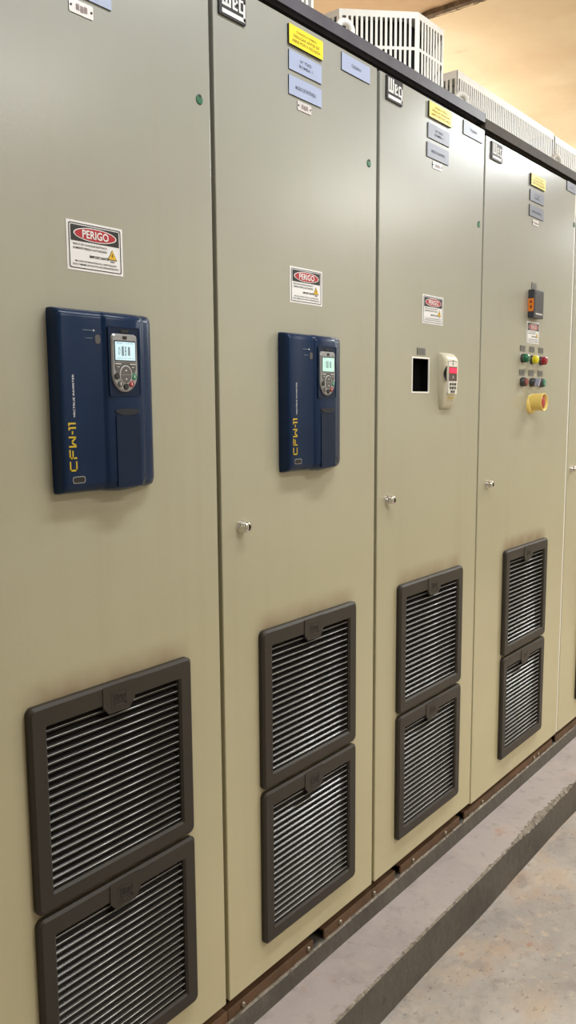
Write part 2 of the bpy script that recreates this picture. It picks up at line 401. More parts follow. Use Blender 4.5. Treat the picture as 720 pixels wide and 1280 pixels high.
def danger_sign(parent, x0, z0, w, h):
    mb = MB(); mb.plate([(0, 0), (w, 0), (w, h), (0, h)], -.0006, 0, 'signwhite')
    o = mb.build('danger_sign', parent, (x0, 0, z0)); part_label(o, 'white warning sticker with black header and red oval')
    mb = MB(); y = -.0010
    # thin rounded border line
    A = rrect(.035*w, .965*w, .045*h, .955*h, .03*w); B = rrect(.05*w, .95*w, .062*h, .938*h, .025*w)
    n = len(A); mb.add([(x, y, z) for x, z in A]+[(x, y, z) for x, z in B], [(i, (i+1)%n, n+(i+1)%n, n+i) for i in range(n)], 'ink')
    mb.build('border', o, (x0, 0, z0))
    mb = MB(); mb.add([(x, y, z) for x, z in [(.07*w, .595*h), (.93*w, .595*h), (.93*w, .915*h), (.07*w, .915*h)]], [(0, 1, 2, 3)], 'ink')
    mb.add([(x, y-.0003, z) for x, z in ell(.5*w, .755*h, .385*w, .14*h)], [tuple(range(32))], 'white')
    mb.add([(x, y-.0006, z) for x, z in ell(.5*w, .755*h, .365*w, .122*h)], [tuple(range(32))], 'red')
    mb.build('header', o, (x0, 0, z0))
    mb = MB()
    mb.text('PERIGO', .5*w, .755*h, .47*w, .165*h, y-.0010, 'white', bold=.02)
    mb.text('RISCO DE CHOQUE ELÉTRICO', .405*w, .535*h, .60*w, .055*h, y, 'ink', bold=.015)
    mb.text('SOMENTE PESSOA AUTORIZADA', .405*w, .455*h, .60*w, .045*h, y, 'ink', bold=.015)
    mb.text('IMPORTANTE', .56*w, .315*h, .34*w, .055*h, y, 'ink', bold=.03)
    mb.text('EM CASO DE MANUTENÇÃO, CERTIFIQUE-SE', .5*w, .195*h, .74*w, .05*h, y, 'ink', bold=.015)
    mb.text('QUE O MESMO ENCONTRA-SE DESENERGIZADO', .5*w, .125*h, .82*w, .042*h, y, 'ink', bold=.015)
    mb.text('440V', .80*w, .275*h, .09*w, .04*h, y, 'ink', bold=.02)
    mb.build('lettering', o, (x0, 0, z0))
    mb = MB()
    t = lambda s: [(.80*w+a*s*w, .40*h+c*s*h) for a, c in ((-.085, -.09), (.085, -.09), (0, .13))]
    mb.add([(x, y, z) for x, z in t(1.)], [(0, 1, 2)], 'ink'); mb.add([(x, y-.0003, z) for x, z in t(.86)], [(0, 1, 2)], 'hazard')
    bolt = [(.01, .07), (-.025, -.01), (-.002, -.008), (-.012, -.065), (.022, .008), (.0, .006), (.018, .06)]
    mb.add([(.80*w+a*.8*w, y-.0006, .40*h+c*.8*h) for a, c in bolt], [tuple(range(len(bolt)))], 'ink')
    mb.build('hazard_triangle', o, (x0, 0, z0))

# --- ventilation grille: rounded frame, louvre, logo tab, filter behind blackened to paint the unlit interior
GS = .346
def make_grille(parent, at, w):
    h = GS
    mb = MB(); fr = .032
    A = rrect(0, w, 0, h, .012); B = rrect(.005, w-.005, .005, h-.005, .010); C = rrect(fr-.004, w-fr+.004, fr-.004, h-fr-.002, .004); D = rrect(fr, w-fr, fr, h-fr-.004, .003)
    n = len(A); rings = [(A, 0.), (A, -.009), (B, -.013), (C, -.013), (D, -.009), (D, .02)]
    vs = [(x, y, z) for P, y in rings for x, z in P]; fs = []
    for j in range(len(rings)-1):
        fs += [(j*n+i, j*n+(i+1)%n, (j+1)*n+(i+1)%n, (j+1)*n+i) for i in range(n)]
    mb.add(vs, [f[::-1] for f in fs], 'grille')
    o = mb.build('ventilation_grille', parent, at); part_label(o, 'square dark grey louvred ventilation grille with rounded frame')
    mb = MB(); ns = 20; z0, z1 = fr, h-fr-.004; p = (z1-z0)/ns
    for i in range(ns):
        zb = z0+p*(i+.08)
        # blade sloping down and outwards, with a rounded front lip
        prof = [(.016, zb+.0190), (-.0054, zb+.0040), (-.0062, zb+.0035), (-.0068, zb+.0026), (-.0066, zb+.0010), (-.0045, zb+.0006), (.016, zb+.0168)]
        m = len(prof)
        vs = [(x, y, z) for x in (fr-.001, w-fr+.001) for y, z in prof]
        fs = [(k, (k+1)%m, m+(k+1)%m, m+k) for k in range(m)]
        mb.add(vs, fs[:1], 'slat'); base = len(mb.v)-2*m
        k_ = mb.mi('slat')
        kl = mb.mi('lip')
        for f in fs[1:]: mb.f.append(tuple(base+q for q in f)); mb.m.append(kl if f[0] == 1 else k_); mb.sm.append(f[0] in (1, 2, 3, 4))
        for f in (tuple(range(m)), tuple(range(2*m-1, m-1, -1))): mb.f.append(tuple(base+q for q in f)); mb.m.append(k_); mb.sm.append(False)
    sub(mb.build('louvre', o, at), o)
    mb = MB(); mb.box(fr-.001, w-fr+.001, .0165, .0195, fr-.001, h-fr-.0035, 'void'); sub(mb.build('filter_mat', o, at), o)
    mb = MB(); c = w/2; zt = h-.004
    mb.plate([(c-.034, zt), (c-.034, h-fr-.006), (c-.022, h-fr-.020), (c+.022, h-fr-.020), (c+.034, h-fr-.006), (c+.034, zt)], -.0145, -.008, 'grille')
    l = mb.build('logo_tab', o, at, bevel=.0012); sub(l, o)
    mb = MB()
    A = rrect(c-.017, c+.017, zt-.042, zt-.012, .001); B = rrect(c-.0155, c+.0155, zt-.0405, zt-.0135, .001); n = len(A)
    mb.add([(x, -.0149, z) for x, z in A]+[(x, -.0149, z) for x, z in B], [(i, (i+1)%n, n+(i+1)%n, n+i) for i in range(n)], 'slat')
    weg_logo(mb, c-.0145, zt-.039, .029, .024, -.0148, 'slat')
    sub(mb.build('lettering', o, at), o)
    return o

def lock(parent, x, z):
    mb = MB()
    mb.lathe([(.0125, 0), (.0125, -.004), (.0108, -.006), (.0104, -.016), (.0092, -.0205), (.0062, -.021)], x-x, 0, 'chrome', 24, cap1=False)
    o = mb.build('lock', parent, (x, 0, z)); part_label(o, 'small round chrome door lock')
    mb = MB(); mb.lathe([(.0062, -.0209), (.0058, -.016)], 0, 0, 'black', 16); mb.plate([(-.0018, -.005), (.0018, -.005), (.0018, .005), (-.0018, .005)], -.019, -.016, 'chrome')
    mb.build('keyway', o, (x, 0, z))
def plug(parent, x, z):
    mb = MB(); mb.lathe([(.0085, 0), (.008, -.0012), (.006, -.0018)], 0, 0, 'greenplug', 18)
    mb.plate([(-.004, .004), (.004, .004), (.003, .0085), (-.003, .0085)], -.0021, -.001, 'ink')
    o = mb.build('hole_plug', parent, (x, 0, z)); part_label(o, 'tiny dark green plastic plug')

def make_door(parent, x0, x1, z0, z1, matkey, holes):
    """sheet steel door with rectangular cut-outs (world x0,x1,z0,z1 each)"""
    w, h = x1-x0, z1-z0; th = .022
    H = [(a-x0, b_-x0, c-z0, d-z0) for a, b_, c, d in holes]
    xs = sorted({0., w, *[v for q in H for v in q[:2]]}); zs = sorted({0., h, *[v for q in H for v in q[2:]]})
    inh = lambda i, j: not (0 <= i < len(xs)-1 and 0 <= j < len(zs)-1) or any(q[0] <= (xs[i]+xs[i+1])/2 <= q[1] and q[2] <= (zs[j]+zs[j+1])/2 <= q[3] for q in H)
    idx = {}; vs = []; fs = []
    def V(i, j, k):
        if (i, j, k) not in idx: idx[(i, j, k)] = len(vs); vs.append((xs[i], th*k, zs[j]))
        return idx[(i, j, k)]
    for i in range(len(xs)-1):
        for j in range(len(zs)-1):
            if inh(i, j): continue
            fs += [(V(i, j, 0), V(i+1, j, 0), V(i+1, j+1, 0), V(i, j+1, 0)), (V(i, j+1, 1), V(i+1, j+1, 1), V(i+1, j, 1), V(i, j, 1))]
            for di, dj, p, q in ((0, -1, (i, j), (i+1, j)), (1, 0, (i+1, j), (i+1, j+1)), (0, 1, (i+1, j+1), (i, j+1)), (-1, 0, (i, j+1), (i, j))):
                if inh(i+di, j+dj): fs.append((V(*q, 0), V(*p, 0), V(*p, 1), V(*q, 1)))
    mb = MB(); mb.add(vs, fs, matkey)
    return mb.build('door', parent, (x0, 0, z0), bevel=.0022, seg=3)

def base_channel(parent, x0, x1, y=.007, z0=.145, z1=.175):
    w = x1-x0
    mb = MB()
    prof = [(0, z0), (0, z1), (.045, z1), (.045, z1-.006), (.006, z1-.006), (.006, z0)]
    m = len(prof); vs = [(x, y+a, z) for x in (0, w) for a, z in prof]
    mb.add(vs, [(k, m+k, m+(k+1)%m, (k+1)%m) for k in range(m)]+[tuple(range(m)), tuple(range(2*m-1, m-1, -1))], 'channel')
    o = mb.build('base_channel', parent, (x0, 0, 0), bevel=.0015); part_label(o, 'rusty brown steel base channel')
    return o
def bolt(parent, o, x, y, z):
    mb = MB(); mb.lathe([(.006, 0), (.006, -.003), (.0045, -.0055)], 0, 0, 'bolt', 6, smooth=False); return mb.build('bolt', o, (x, y, z))
def eyebolt(parent, x, y, z):
    mb = MB(); R, r = .019, .008; vs = []; fs = []; n, m = 24, 10
    for i in range(n):
        a = 2*PI*i/n
        for j in range(m):
            c = 2*PI*j/m; vs.append(((R+r*math.cos(c))*math.cos(a), r*math.sin(c), .049+(R+r*math.cos(c))*math.sin(a)))
    for i in range(n):
        for j in range(m): fs.append((i*m+j, i*m+(j+1)%m, ((i+1)%n)*m+(j+1)%m, ((i+1)%n)*m+j))
    mb.add(vs, fs, 'hood', True)
    k = 16; vs = [(r_*math.cos(2*PI*i/k), r_*math.sin(2*PI*i/k), z_) for r_, z_ in ((.018, 0), (.018, .006), (.010, .008), (.009, .027)) for i in range(k)]
    mb.add(vs, [(j*k+i, j*k+(i+1)%k, (j+1)*k+(i+1)%k, (j+1)*k+i) for j in range(3) for i in range(k)], 'hood')
    o = mb.build('lifting_eye', parent, (x, y, z)); part_label(o, 'white lifting eye on the roof')
    o.rotation_euler[2] = math.radians(-25)

# --- blue drive cover
def drive_cover(parent, x0, z0):
    w, h = .200, .286
    mb = MB()
    # plan profile (x, depth): flat left leaf, convex right module, narrow right flange
    prof = [(0, 0), (0, -.012), (0, -.021), (.0014, -.0258), (.004, -.0282), (.010, -.0290), (.030, -.0290), (.080, -.0285), (.0825, -.0292), (.0845, -.0315), (.089, -.0335), (.100, -.0350), (.122, -.0360), (.145, -.0358), (.157, -.0345), (.1625, -.0320), (.165, -.0285), (.170, -.0272), (.180, -.0255), (.190, -.021), (.196, -.015), (.199, -.008), (.200, 0)]
    n = len(prof)
    # rows from bottom to top: (z, depth scale, inset of the lower edge)
    rows = [(0., .35), (.002, .62), (.005, .80), (.010, .93), (.016, 1.), (h-.014, 1.), (h-.008, .95), (h-.004, .84), (h-.0015, .66), (h, .4)]
    vs = []
    for z, sc in rows:
        for x, y in prof:
            dz = 0.
            if z < .016 and .085 < x < .165: dz = -.0035*math.sin(PI*(x-.085)/.08)*(1-z/.016)
            ins = .003*(1-sc)
            vs.append((x+ins*(1 if x < w/2 else -1), y*sc, z+dz))
    fs = []
    for j in range(len(rows)-1):
        for i in range(n-1): fs.append((j*n+i, j*n+i+1, (j+1)*n+i+1, (j+1)*n+i))
    mb.add(vs, fs, 'blue', True)
    mb.add(vs, [], 'blue')
    L = (len(rows)-1)*n
    mb.f.append(tuple(range(n-1, -1, -1))); mb.m.append(0); mb.sm.append(False)
    mb.f.append(tuple(L+i for i in range(n))); mb.m.append(0); mb.sm.append(False)
    o = mb.build('drive_cover', parent, (x0, 0, z0)); part_label(o, 'dark blue moulded drive cover with yellow lettering')
    at = (x0, 0, z0)
    # shallow pocket round the keypad: raised rim and darker floor
    mb = MB(); A = rrect(.0885, .1535, .152, .2625, .004); B = rrect(.0905, .1515, .154, .2605, .003); n = len(A)
    mb.add([(x, -.0335, z) for x, z in A]+[(x, -.0371, z) for x, z in A]+[(x, -.0371, z) for x, z in B]+[(x, -.0340, z) for x, z in B],
           [(k*n+i, k*n+(i+1)%n, (k+1)*n+(i+1)%n, (k+1)*n+i) for k in range(3) for i in range(n)], 'blue')
    mb.add([(x, -.0363, z) for x, z in B], [tuple(range(n))], 'blue2')
    mb.box(.121-.008, .121+.008, -.0375, -.036, .2530, .2570, 'black')
    mb.build('keypad_pocket', o, at)
    mb = MB()   # finger recess (half moon) and the plain strip below it
    el = [(.124+.0255*math.cos(PI+PI*i/20), .129+.0075*math.sin(PI+PI*i/20)) for i in range(21)]+[(.124+.0255*math.cos(PI*i/20), .129+.003*math.sin(PI*i/20)) for i in range(1, 20)]
    mb.plate(el, -.0368, -.035, 'bluedark'); mb.build('finger_recess', o, at)
    mb = MB(); mb.plate([(.100, .005), (.100, .121), (.150, .121), (.150, .005)], -.0368, -.033, 'blue2'); mb.build('terminal_flap', o, at, bevel=.0008)
    mb = MB()
    # squared lettering reading upwards: u runs up the cover, v is the height of the letter
    def S(u0, u1, v0, v1): mb.plate([(.0255-.0140*v0, .036+.076*u0), (.0255-.0140*v0, .036+.076*u1), (.0255-.0140*v1, .036+.076*u1), (.0255-.0140*v1, .036+.076*u0)], -.0295, -.028, 'gold')
    t = .17; q = .034
    S(0, .20, 0, t); S(0, .20, 1-t, 1); S(0, q, 0, 1)                                    # C
    S(.25, .25+q, 0, 1); S(.25, .44, 1-t, 1); S(.25, .42, .44, .44+t)                    # F
    for u in (.485, .485+.19): S(u, u+q, 0, 1)
    for u0, v0, u1, v1 in ((.50, 0, .58, .62), (.58, .62, .69, 0)):                      # W
        P = [(u0, v0), (u0+.04, v0), (u1+.02, v1), (u1-.02, v1)]
        mb.plate([(.0255-.0140*v, .036+.076*u) for u, v in P], -.0295, -.028, 'gold')
    S(.75, .82, .40, .40+t)                                                              # dash
    for u in (.865, .955): S(u, u+q, 0, 1); S(u-.03, u, 1-t, 1)
    mb.text('VECTRUE INVERTER', .0235, .152, .066, .0034, -.0295, 'signwhite', rot=PI/2, bold=.01)
    mb.build('lettering', o, at)
    mb = MB(); A = rrect(.016, .040, .0165, .0275, .004); B = rrect(.0172, .0388, .0177, .0263, .0035); n = len(A)
    mb.plate(A, -.0296, -.026, 'silver'); mb.plate(B, -.0299, -.026, 'black'); mb.build('port_slot', o, at)
    mb = MB(); mb.lathe([(.0016, -.028), (.0012, -.0298)], .0665, .2535, 'white', 12); mb.build('status_light', o, at)
    mb = MB()
    for z, a in ((.2535, .046), (.2415, .050)): mb.box(a, .0635, -.0293, -.028, z-.0004, z+.0004, 'lcdink')
    mb.plate(rrect(.069, .079, .2335, .2475, .004), -.0292, -.028, 'keygrey'); mb.build('indicator_mark', o, at)
    mb = MB(); mb.lathe([(.003, -.029), (.003, -.0335)], .1605, .021, 'black', 12); mb.build('screw_hole', o, at)
    return o

def keypad(parent, x0, z0, lcd):
    """silver hand panel with U-shaped foot; 52 x 91 mm"""
    w, h = .053, .092; y0 = -.0360; yf = -.0405
    def outline(s=0.):
        pts = [(s, h-.004-s*0), (s+.004, h-s), (w-s-.004, h-s), (w-s, h-.004)]
        pts = [(s, h-.006), (s+.0015, h-s-.002), (s+.006, h-s), (w-s-.006, h-s), (w-s-.0015, h-s-.002), (w-s, h-.006)]
        zc = .031
        for i in range(21):
            a = -PI*i/20; pts.append((w/2+(w/2-s)*math.cos(a), zc+(zc-s)*math.sin(a)))
        return pts
    A = outline(); B = outline(.0022); n = len(A)
    mb = MB()
    mb.add([(x, y0, z) for x, z in A]+[(x, yf+.002, z) for x, z in A]+[(x, yf, z) for x, z in B], [(k*n+(i+1)%n, k*n+i, (k+1)*n+i, (k+1)*n+(i+1)%n)[::-1] for k in range(2) for i in range(n)]+[tuple(range(2*n, 3*n))[::-1]], 'silver')
    o = mb.build('keypad', parent, (x0, 0, z0)); part_label(o, 'silver keypad with lit display, round buttons and rounded foot')
    at = (x0, 0, z0)
    mb = MB(); mb.plate(rrect(.0045, w-.0045, .049, .0815, .001), yf-.0006, yf+.001, 'bluedark'); mb.plate(rrect(.006, w-.006, .0505, .0795, .0006), yf-.0010, yf, lcd)
    d = mb.build('display', o, at)
    mb = MB()
    mb.text('Run   LOC', .0265, .0775, .034, .0022, yf-.0013, 'lcdink')
    for i, (sx, hh) in enumerate(((.014, .012), (.021, .015), (.027, .015), (.034, .014))): mb.text('0181'[i], sx, .065, .004, hh, yf-.0013, 'lcdink')
    mb.text('rpm  0.1 A  0.0 Hz', .0265, .0535, .036, .0022, yf-.0013, 'lcdink'); mb.build('lettering', o, at)
    mb = MB(); mb.plate(rrect(.0225, .0305, .0835, .0885, .0008), yf-.0008, yf+.001, 'black'); mb.build('badge', o, at)
    mb = MB(); mb.plate([(.005, .0475), (.005, .036), (.009, .030), (.0165, .0300), (.0365, .0300), (.044, .030), (.048, .036), (.048, .0475)], yf-.0005, yf+.001, 'keygrey'); mb.build('membrane', o, at)
    for a, c in ((.0055, .0175), (.0355, .0475)):
        mb = MB(); mb.box(a, c, yf-.0010, yf, .0440, .0452, 'white'); mb.plate(rrect(a, c, .0365, .0435, .001), yf-.0009, yf, 'keygrey'); mb.box((a+c)/2-.002, (a+c)/2+.002, yf-.0012, yf, .0393, .0402, 'white'); mb.build('soft_key', o, at)
    mb = MB(); mb.plate(ell(.0265, .0275, .0125, .0150), yf-.0010, yf, 'white'); mb.plate(ell(.0265, .0275, .0112, .0138), yf-.0016, yf, 'keygrey'); mb.box(.0155, .0375, yf-.0019, yf, .0272, .0278, 'silver')
    for s, zc in ((1, .0345), (-1, .0205)): mb.plate([(.0245, zc-s*.001), (.0285, zc-s*.001), (.0265, zc+s*.0015)], yf-.0020, yf, 'white')
    mb.build('rocker_button', o, at)
    for k, cx, cz in (('black', .0085, .0250), ('keygrey', .0150, .0130), ('black', .0265, .0085), ('redlens', .0378, .0130), ('greencap', .0440, .0250)):
        mb = MB(); mb.lathe([(.0052, yf), (.0052, yf-.0008), (.0044, yf-.0018)], cx, cz, k, 18)
        mb.add([(cx+a*.0022, yf-.0020, cz+c*.0022) for a, c in ((-.3, -1), (.3, -1), (.3, 1), (-.3, 1))], [(0, 1, 2, 3)], 'white' if k != 'black' else 'keygrey')
        mb.build('button', o, at)
    return o

# ------------------------------------------------------------------ cabinets
# name, door x0, x1, z0, z1
DOORS = [(-.5530, -.0109, .200, 2.198), (0., .5411, .200, 2.198), (.5534, 1.0981, .200, 2.198), (1.1062, 1.8193, .1925, 2.187), (1.8329, 2.3760, .1925, 2.187)]
VX = [(-.4506, .3501), (.1040, .3458), (.6492, .3510), (1.2942, .3472), (2.004, .347)]
ZU, ZL = .6262, .2725
CAB_LABEL = ['nearest beige cabinet with a blue drive panel, cut off by the left photo edge',
             'beige cabinet second from the left, with the smaller looking blue drive panel and chrome lock',
             'narrow beige cabinet with black rectangular opening beside a cream handheld keypad',
             'beige cabinet with coloured push buttons and a yellow shrouded emergency stop',
             'farthest beige cabinet, only a sliver showing at the right edge of the photo']
HOLE = (.7150, .7975, 1.4685, 1.5530)
cabs = []; grille0 = {}
for i, (x0, x1, z0, z1) in enumerate(DOORS):
    right = x1 if i == 4 else DOORS[i+1][0]
    dz = 0 if i < 3 else -.011
    c = thing('electrical_cabinet', CAB_LABEL[i], 'cabinet', (x0, 0, .15), 'row of beige electrical cabinets'); cabs.append(c)
    key = 'doorpaint%d' % i
    gx, gw = VX[i]
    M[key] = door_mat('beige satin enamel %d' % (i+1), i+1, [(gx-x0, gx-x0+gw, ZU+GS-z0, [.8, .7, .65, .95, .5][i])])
    mb = MB(); mb.box(0, right-x0-.002, .05, .62, .188, 2.236+dz, 'body'); mb.build('body', c, (x0, 0, 0))
    if i == 2:   # shade plate leaves the opening free
        mb = MB(); mb.box(.004, right-x0-.006, .0235, .05, .206, 2.190+dz, 'gapshade')
    else:
        mb = MB(); mb.box(.004, right-x0-.006, .0235, .05, .206, 2.236+dz, 'gapshade')
    if i == 2: mb.box(.004, right-x0-.006, .0235, .05, 2.19, 2.236, 'gapshade')
    mb.box(.0, right-x0-.002, .052, .06, .15, .206, 'gapshade')  # black box painting the shaded recess behind the channel
    o = mb.build('gap_shade', c, (x0, 0, 0)); part_label(o, 'black strip painting the gap shade behind the door')
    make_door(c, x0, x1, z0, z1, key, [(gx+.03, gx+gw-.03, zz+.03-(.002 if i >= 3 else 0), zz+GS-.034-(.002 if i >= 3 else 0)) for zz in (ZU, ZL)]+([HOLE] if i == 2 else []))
    for zz in (ZU, ZL):
        dzz = -.002 if i >= 3 else 0
        at = (gx, 0, zz+dzz)
        k = round(gw, 3)
        make_grille(c, at, gw)

C1, C2, C3, C4, C5 = cabs
mb = MB(); mb.box(0, .0075, .0015, .0225, 0, 1.99, 'hood'); o = mb.build('lit_edge_strip', C5, (1.8218, 0, .195)); part_label(o, 'pale strip painting a lit door edge')  # white strip painting the lit side of the fifth door
# base channel segments with dark gaps, bolt heads
BOLTS = [-.42, -.22, .046, .276, .406, .56, .76, .95, 1.2, 1.62, 1.66, 2.1]
for k, c in enumerate(cabs):
    c0 = DOORS[k][0]+.0005; c1 = (DOORS[k+1][0] if k < 4 else DOORS[k][1])-.0005
    for a, e in ((-.553, .298), (.343, .668), (.697, 1.045), (1.079, 1.80), (1.83, 2.6)):
        a, e = max(a, c0), min(e, c1)
        if e-a < .01: continue
        o = base_channel(c, a, e)
        for x in BOLTS:
            if a < x < e: bolt(c, o, x, .007, .163)
# shared devices
drive_cover(C1, -.3795, 1.3005); drive_cover(C2, .1755, 1.2975)
keypad(C1, -.2875, 1.4590, 'lcd'); keypad(C2, .2675, 1.4560, 'lcdg')
for c, x0, x1, z0, z1 in ((C1, -.336, -.2255, 1.648, 1.7235), (C2, .2155, .3265, 1.6475, 1.7205), (C3, .762, .872, 1.644, 1.717), (C4, 1.4305, 1.531, 1.629, 1.698)):
    danger_sign(c, x0, z0, x1-x0, z1-z0)
# plates
logo_plate(C1, -.541, 2.136, .072, .052)
logo_plate(C2, .0125, 2.1365, .072, .052); logo_plate(C3, .5755, 2.1415, .072, .053); logo_plate(C4, 1.137, 2.130, .071, .048); logo_plate(C5, 1.846, 2.130, .071, .048)
def plates(c, x, z, face, txt, right=None, tagx=None):
    pass
Y3 = 'yellow engraved warning plate with three lines'
name_plate(C2, .2125, .3250, 2.1485, 2.1855, 'yellowplate', 'yellowink', YL, Y3, .005)
name_plate(C3, .7745, .8935, 2.1530, 2.1900, 'yellowplate', 'yellowink', YL, Y3, .005)
name_plate(C4, 1.4200, 1.5335, 2.1140, 2.1485, 'yellowplate', 'yellowink', YL, Y3, .005)
T2 = [('Nº TDIO', .5, .63, .34, .17), ('BOMBA 1', .5, .36, .40, .17)]
T1 = [('MODO DE ENTRADA', .5, .47, .62, .2)]
TR = [('COLUNA 4', .5, .5, .34, .2)]
lb = 'pale blue engraved plate with two short lines'; lb1 = 'pale blue engraved plate with one line'; lr = 'pale blue engraved plate near the door corner'
name_plate(C2, .2145, .3240, 2.1020, 2.1385, 'blueplate', 'plateink', T2, lb); name_plate(C2, .2140, .3240, 2.0550, 2.0910, 'blueplate', 'plateink', T1, lb1); name_plate(C2, .3970, .5075, 2.1535, 2.1890, 'blueplate', 'plateink', TR, lr)
lg = 'slate grey engraved plate with two short lines'; lg1 = 'slate grey engraved plate with one line'; lgr = 'slate grey engraved plate near the door corner'
name_plate(C3, .7745, .8870, 2.1035, 2.1390, 'greyplate', 'plateink', T2, lg); name_plate(C3, .7715, .8850, 2.0570, 2.0925, 'greyplate', 'plateink', T1, lg1); name_plate(C3, .9650, 1.0795, 2.1570, 2.1930, 'greyplate', 'plateink', TR, lgr)
name_plate(C4, 1.4205, 1.5320, 2.0680, 2.1010, 'greyplate', 'plateink', T2, lg); name_plate(C4, 1.4195, 1.5325, 2.0215, 2.0555, 'greyplate', 'plateink', T1, lg1); name_plate(C4, 1.7285, 1.8120, 2.1560, 2.1865, 'greyplate', 'plateink', TR, lgr)
name_plate(C1, -.3450, -.2340, 2.0555, 2.0910, 'blueplate', 'plateink', T1, lb1)
metal_tag(C1, -.3150, -.2695, 2.0290, 2.0490); metal_tag(C2, .2425, .2895, 2.0315, 2.0495); metal_tag(C3, .8020, .8505, 2.0350, 2.0520); metal_tag(C4, 1.4485, 1.4960, 1.9970, 2.0140)
for c, x, z in ((C1, -.039, 1.975), (C2, .508, 1.983), (C3, 1.072, 1.938), (C4, 1.812, 2.0545)): plug(c, x, z)
for c, x, z in ((C2, .0555, 1.1975), (C3, .600, 1.2000), (C4, 1.164, 1.1940), (C5, 1.872, 1.1950)): lock(c, x, z)
for c, x in ((C1, -.05), (C2, .505), (C3, 1.083), (C4, 1.795)): eyebolt(c, x, .066, 2.236 if c is not C4 else 2.225)

# black opening: black liner paints the shade inside the hole in the third door, small label above it
mb = MB(); mb.box(HOLE[0]-.004-HOLE[0], HOLE[1]-HOLE[0]+.004, .0222, .0234, -.004, HOLE[3]-HOLE[2]+.004, 'jet')
W_, H_ = HOLE[1]-HOLE[0], HOLE[3]-HOLE[2]
for q in ((0, .0008, 0, H_), (W_-.0008, W_, 0, H_), (0, W_, 0, .0008), (0, W_, H_-.0008, H_)): mb.box(q[0], q[1], .0012, .0223, q[2], q[3], 'jet')
o = mb.build('display_opening', C3, (HOLE[0], 0, HOLE[2])); part_label(o, 'empty black square opening')
mb = MB(); A = [(-.004, -.004), (HOLE[1]-HOLE[0]+.004, -.004), (HOLE[1]-HOLE[0]+.004, HOLE[3]-HOLE[2]+.004), (-.004, HOLE[3]-HOLE[2]+.004)]; Bq = [(.0, .0), (HOLE[1]-HOLE[0], .0), (HOLE[1]-HOLE[0], HOLE[3]-HOLE[2]), (.0, HOLE[3]-HOLE[2])]
mb.add([(x, -.0012, z) for x, z in A]+[(x, -.0012, z) for x, z in Bq]+[(x, 0, z) for x, z in A]+[(x, .004, z) for x, z in Bq], [f for i in range(4) for f in ((i, (i+1)%4, 4+(i+1)%4, 4+i), (8+i, 8+(i+1)%4, (i+1)%4, i), (4+i, 4+(i+1)%4, 12+(i+1)%4, 12+i))], 'hood')
mb.build('opening_rim', C3, (HOLE[0], 0, HOLE[2]))
def small_label(c, x0, x1, z0, z1, a='XXXX', b_='XXX'):
    w, h = x1-x0, z1-z0
    mb = MB(); mb.plate([(0, 0), (w, 0), (w, h), (0, h)], -.0015, 0, 'greylabel', 'ink'); o = mb.build('small_label', c, (x0, 0, z0)); part_label(o, 'small dark grey engraved label')
    mb = MB(); mb.text(a, w/2, h*.66, w*.7, h*.16, -.0019, 'bezel'); mb.text(b_, w/2, h*.34, w*.6, h*.16, -.0019, 'bezel'); mb.build('lettering', o, (x0, 0, z0))
small_label(C3, .7365, .7785, 1.5625, 1.5800, 'IHM', 'LOCAL')

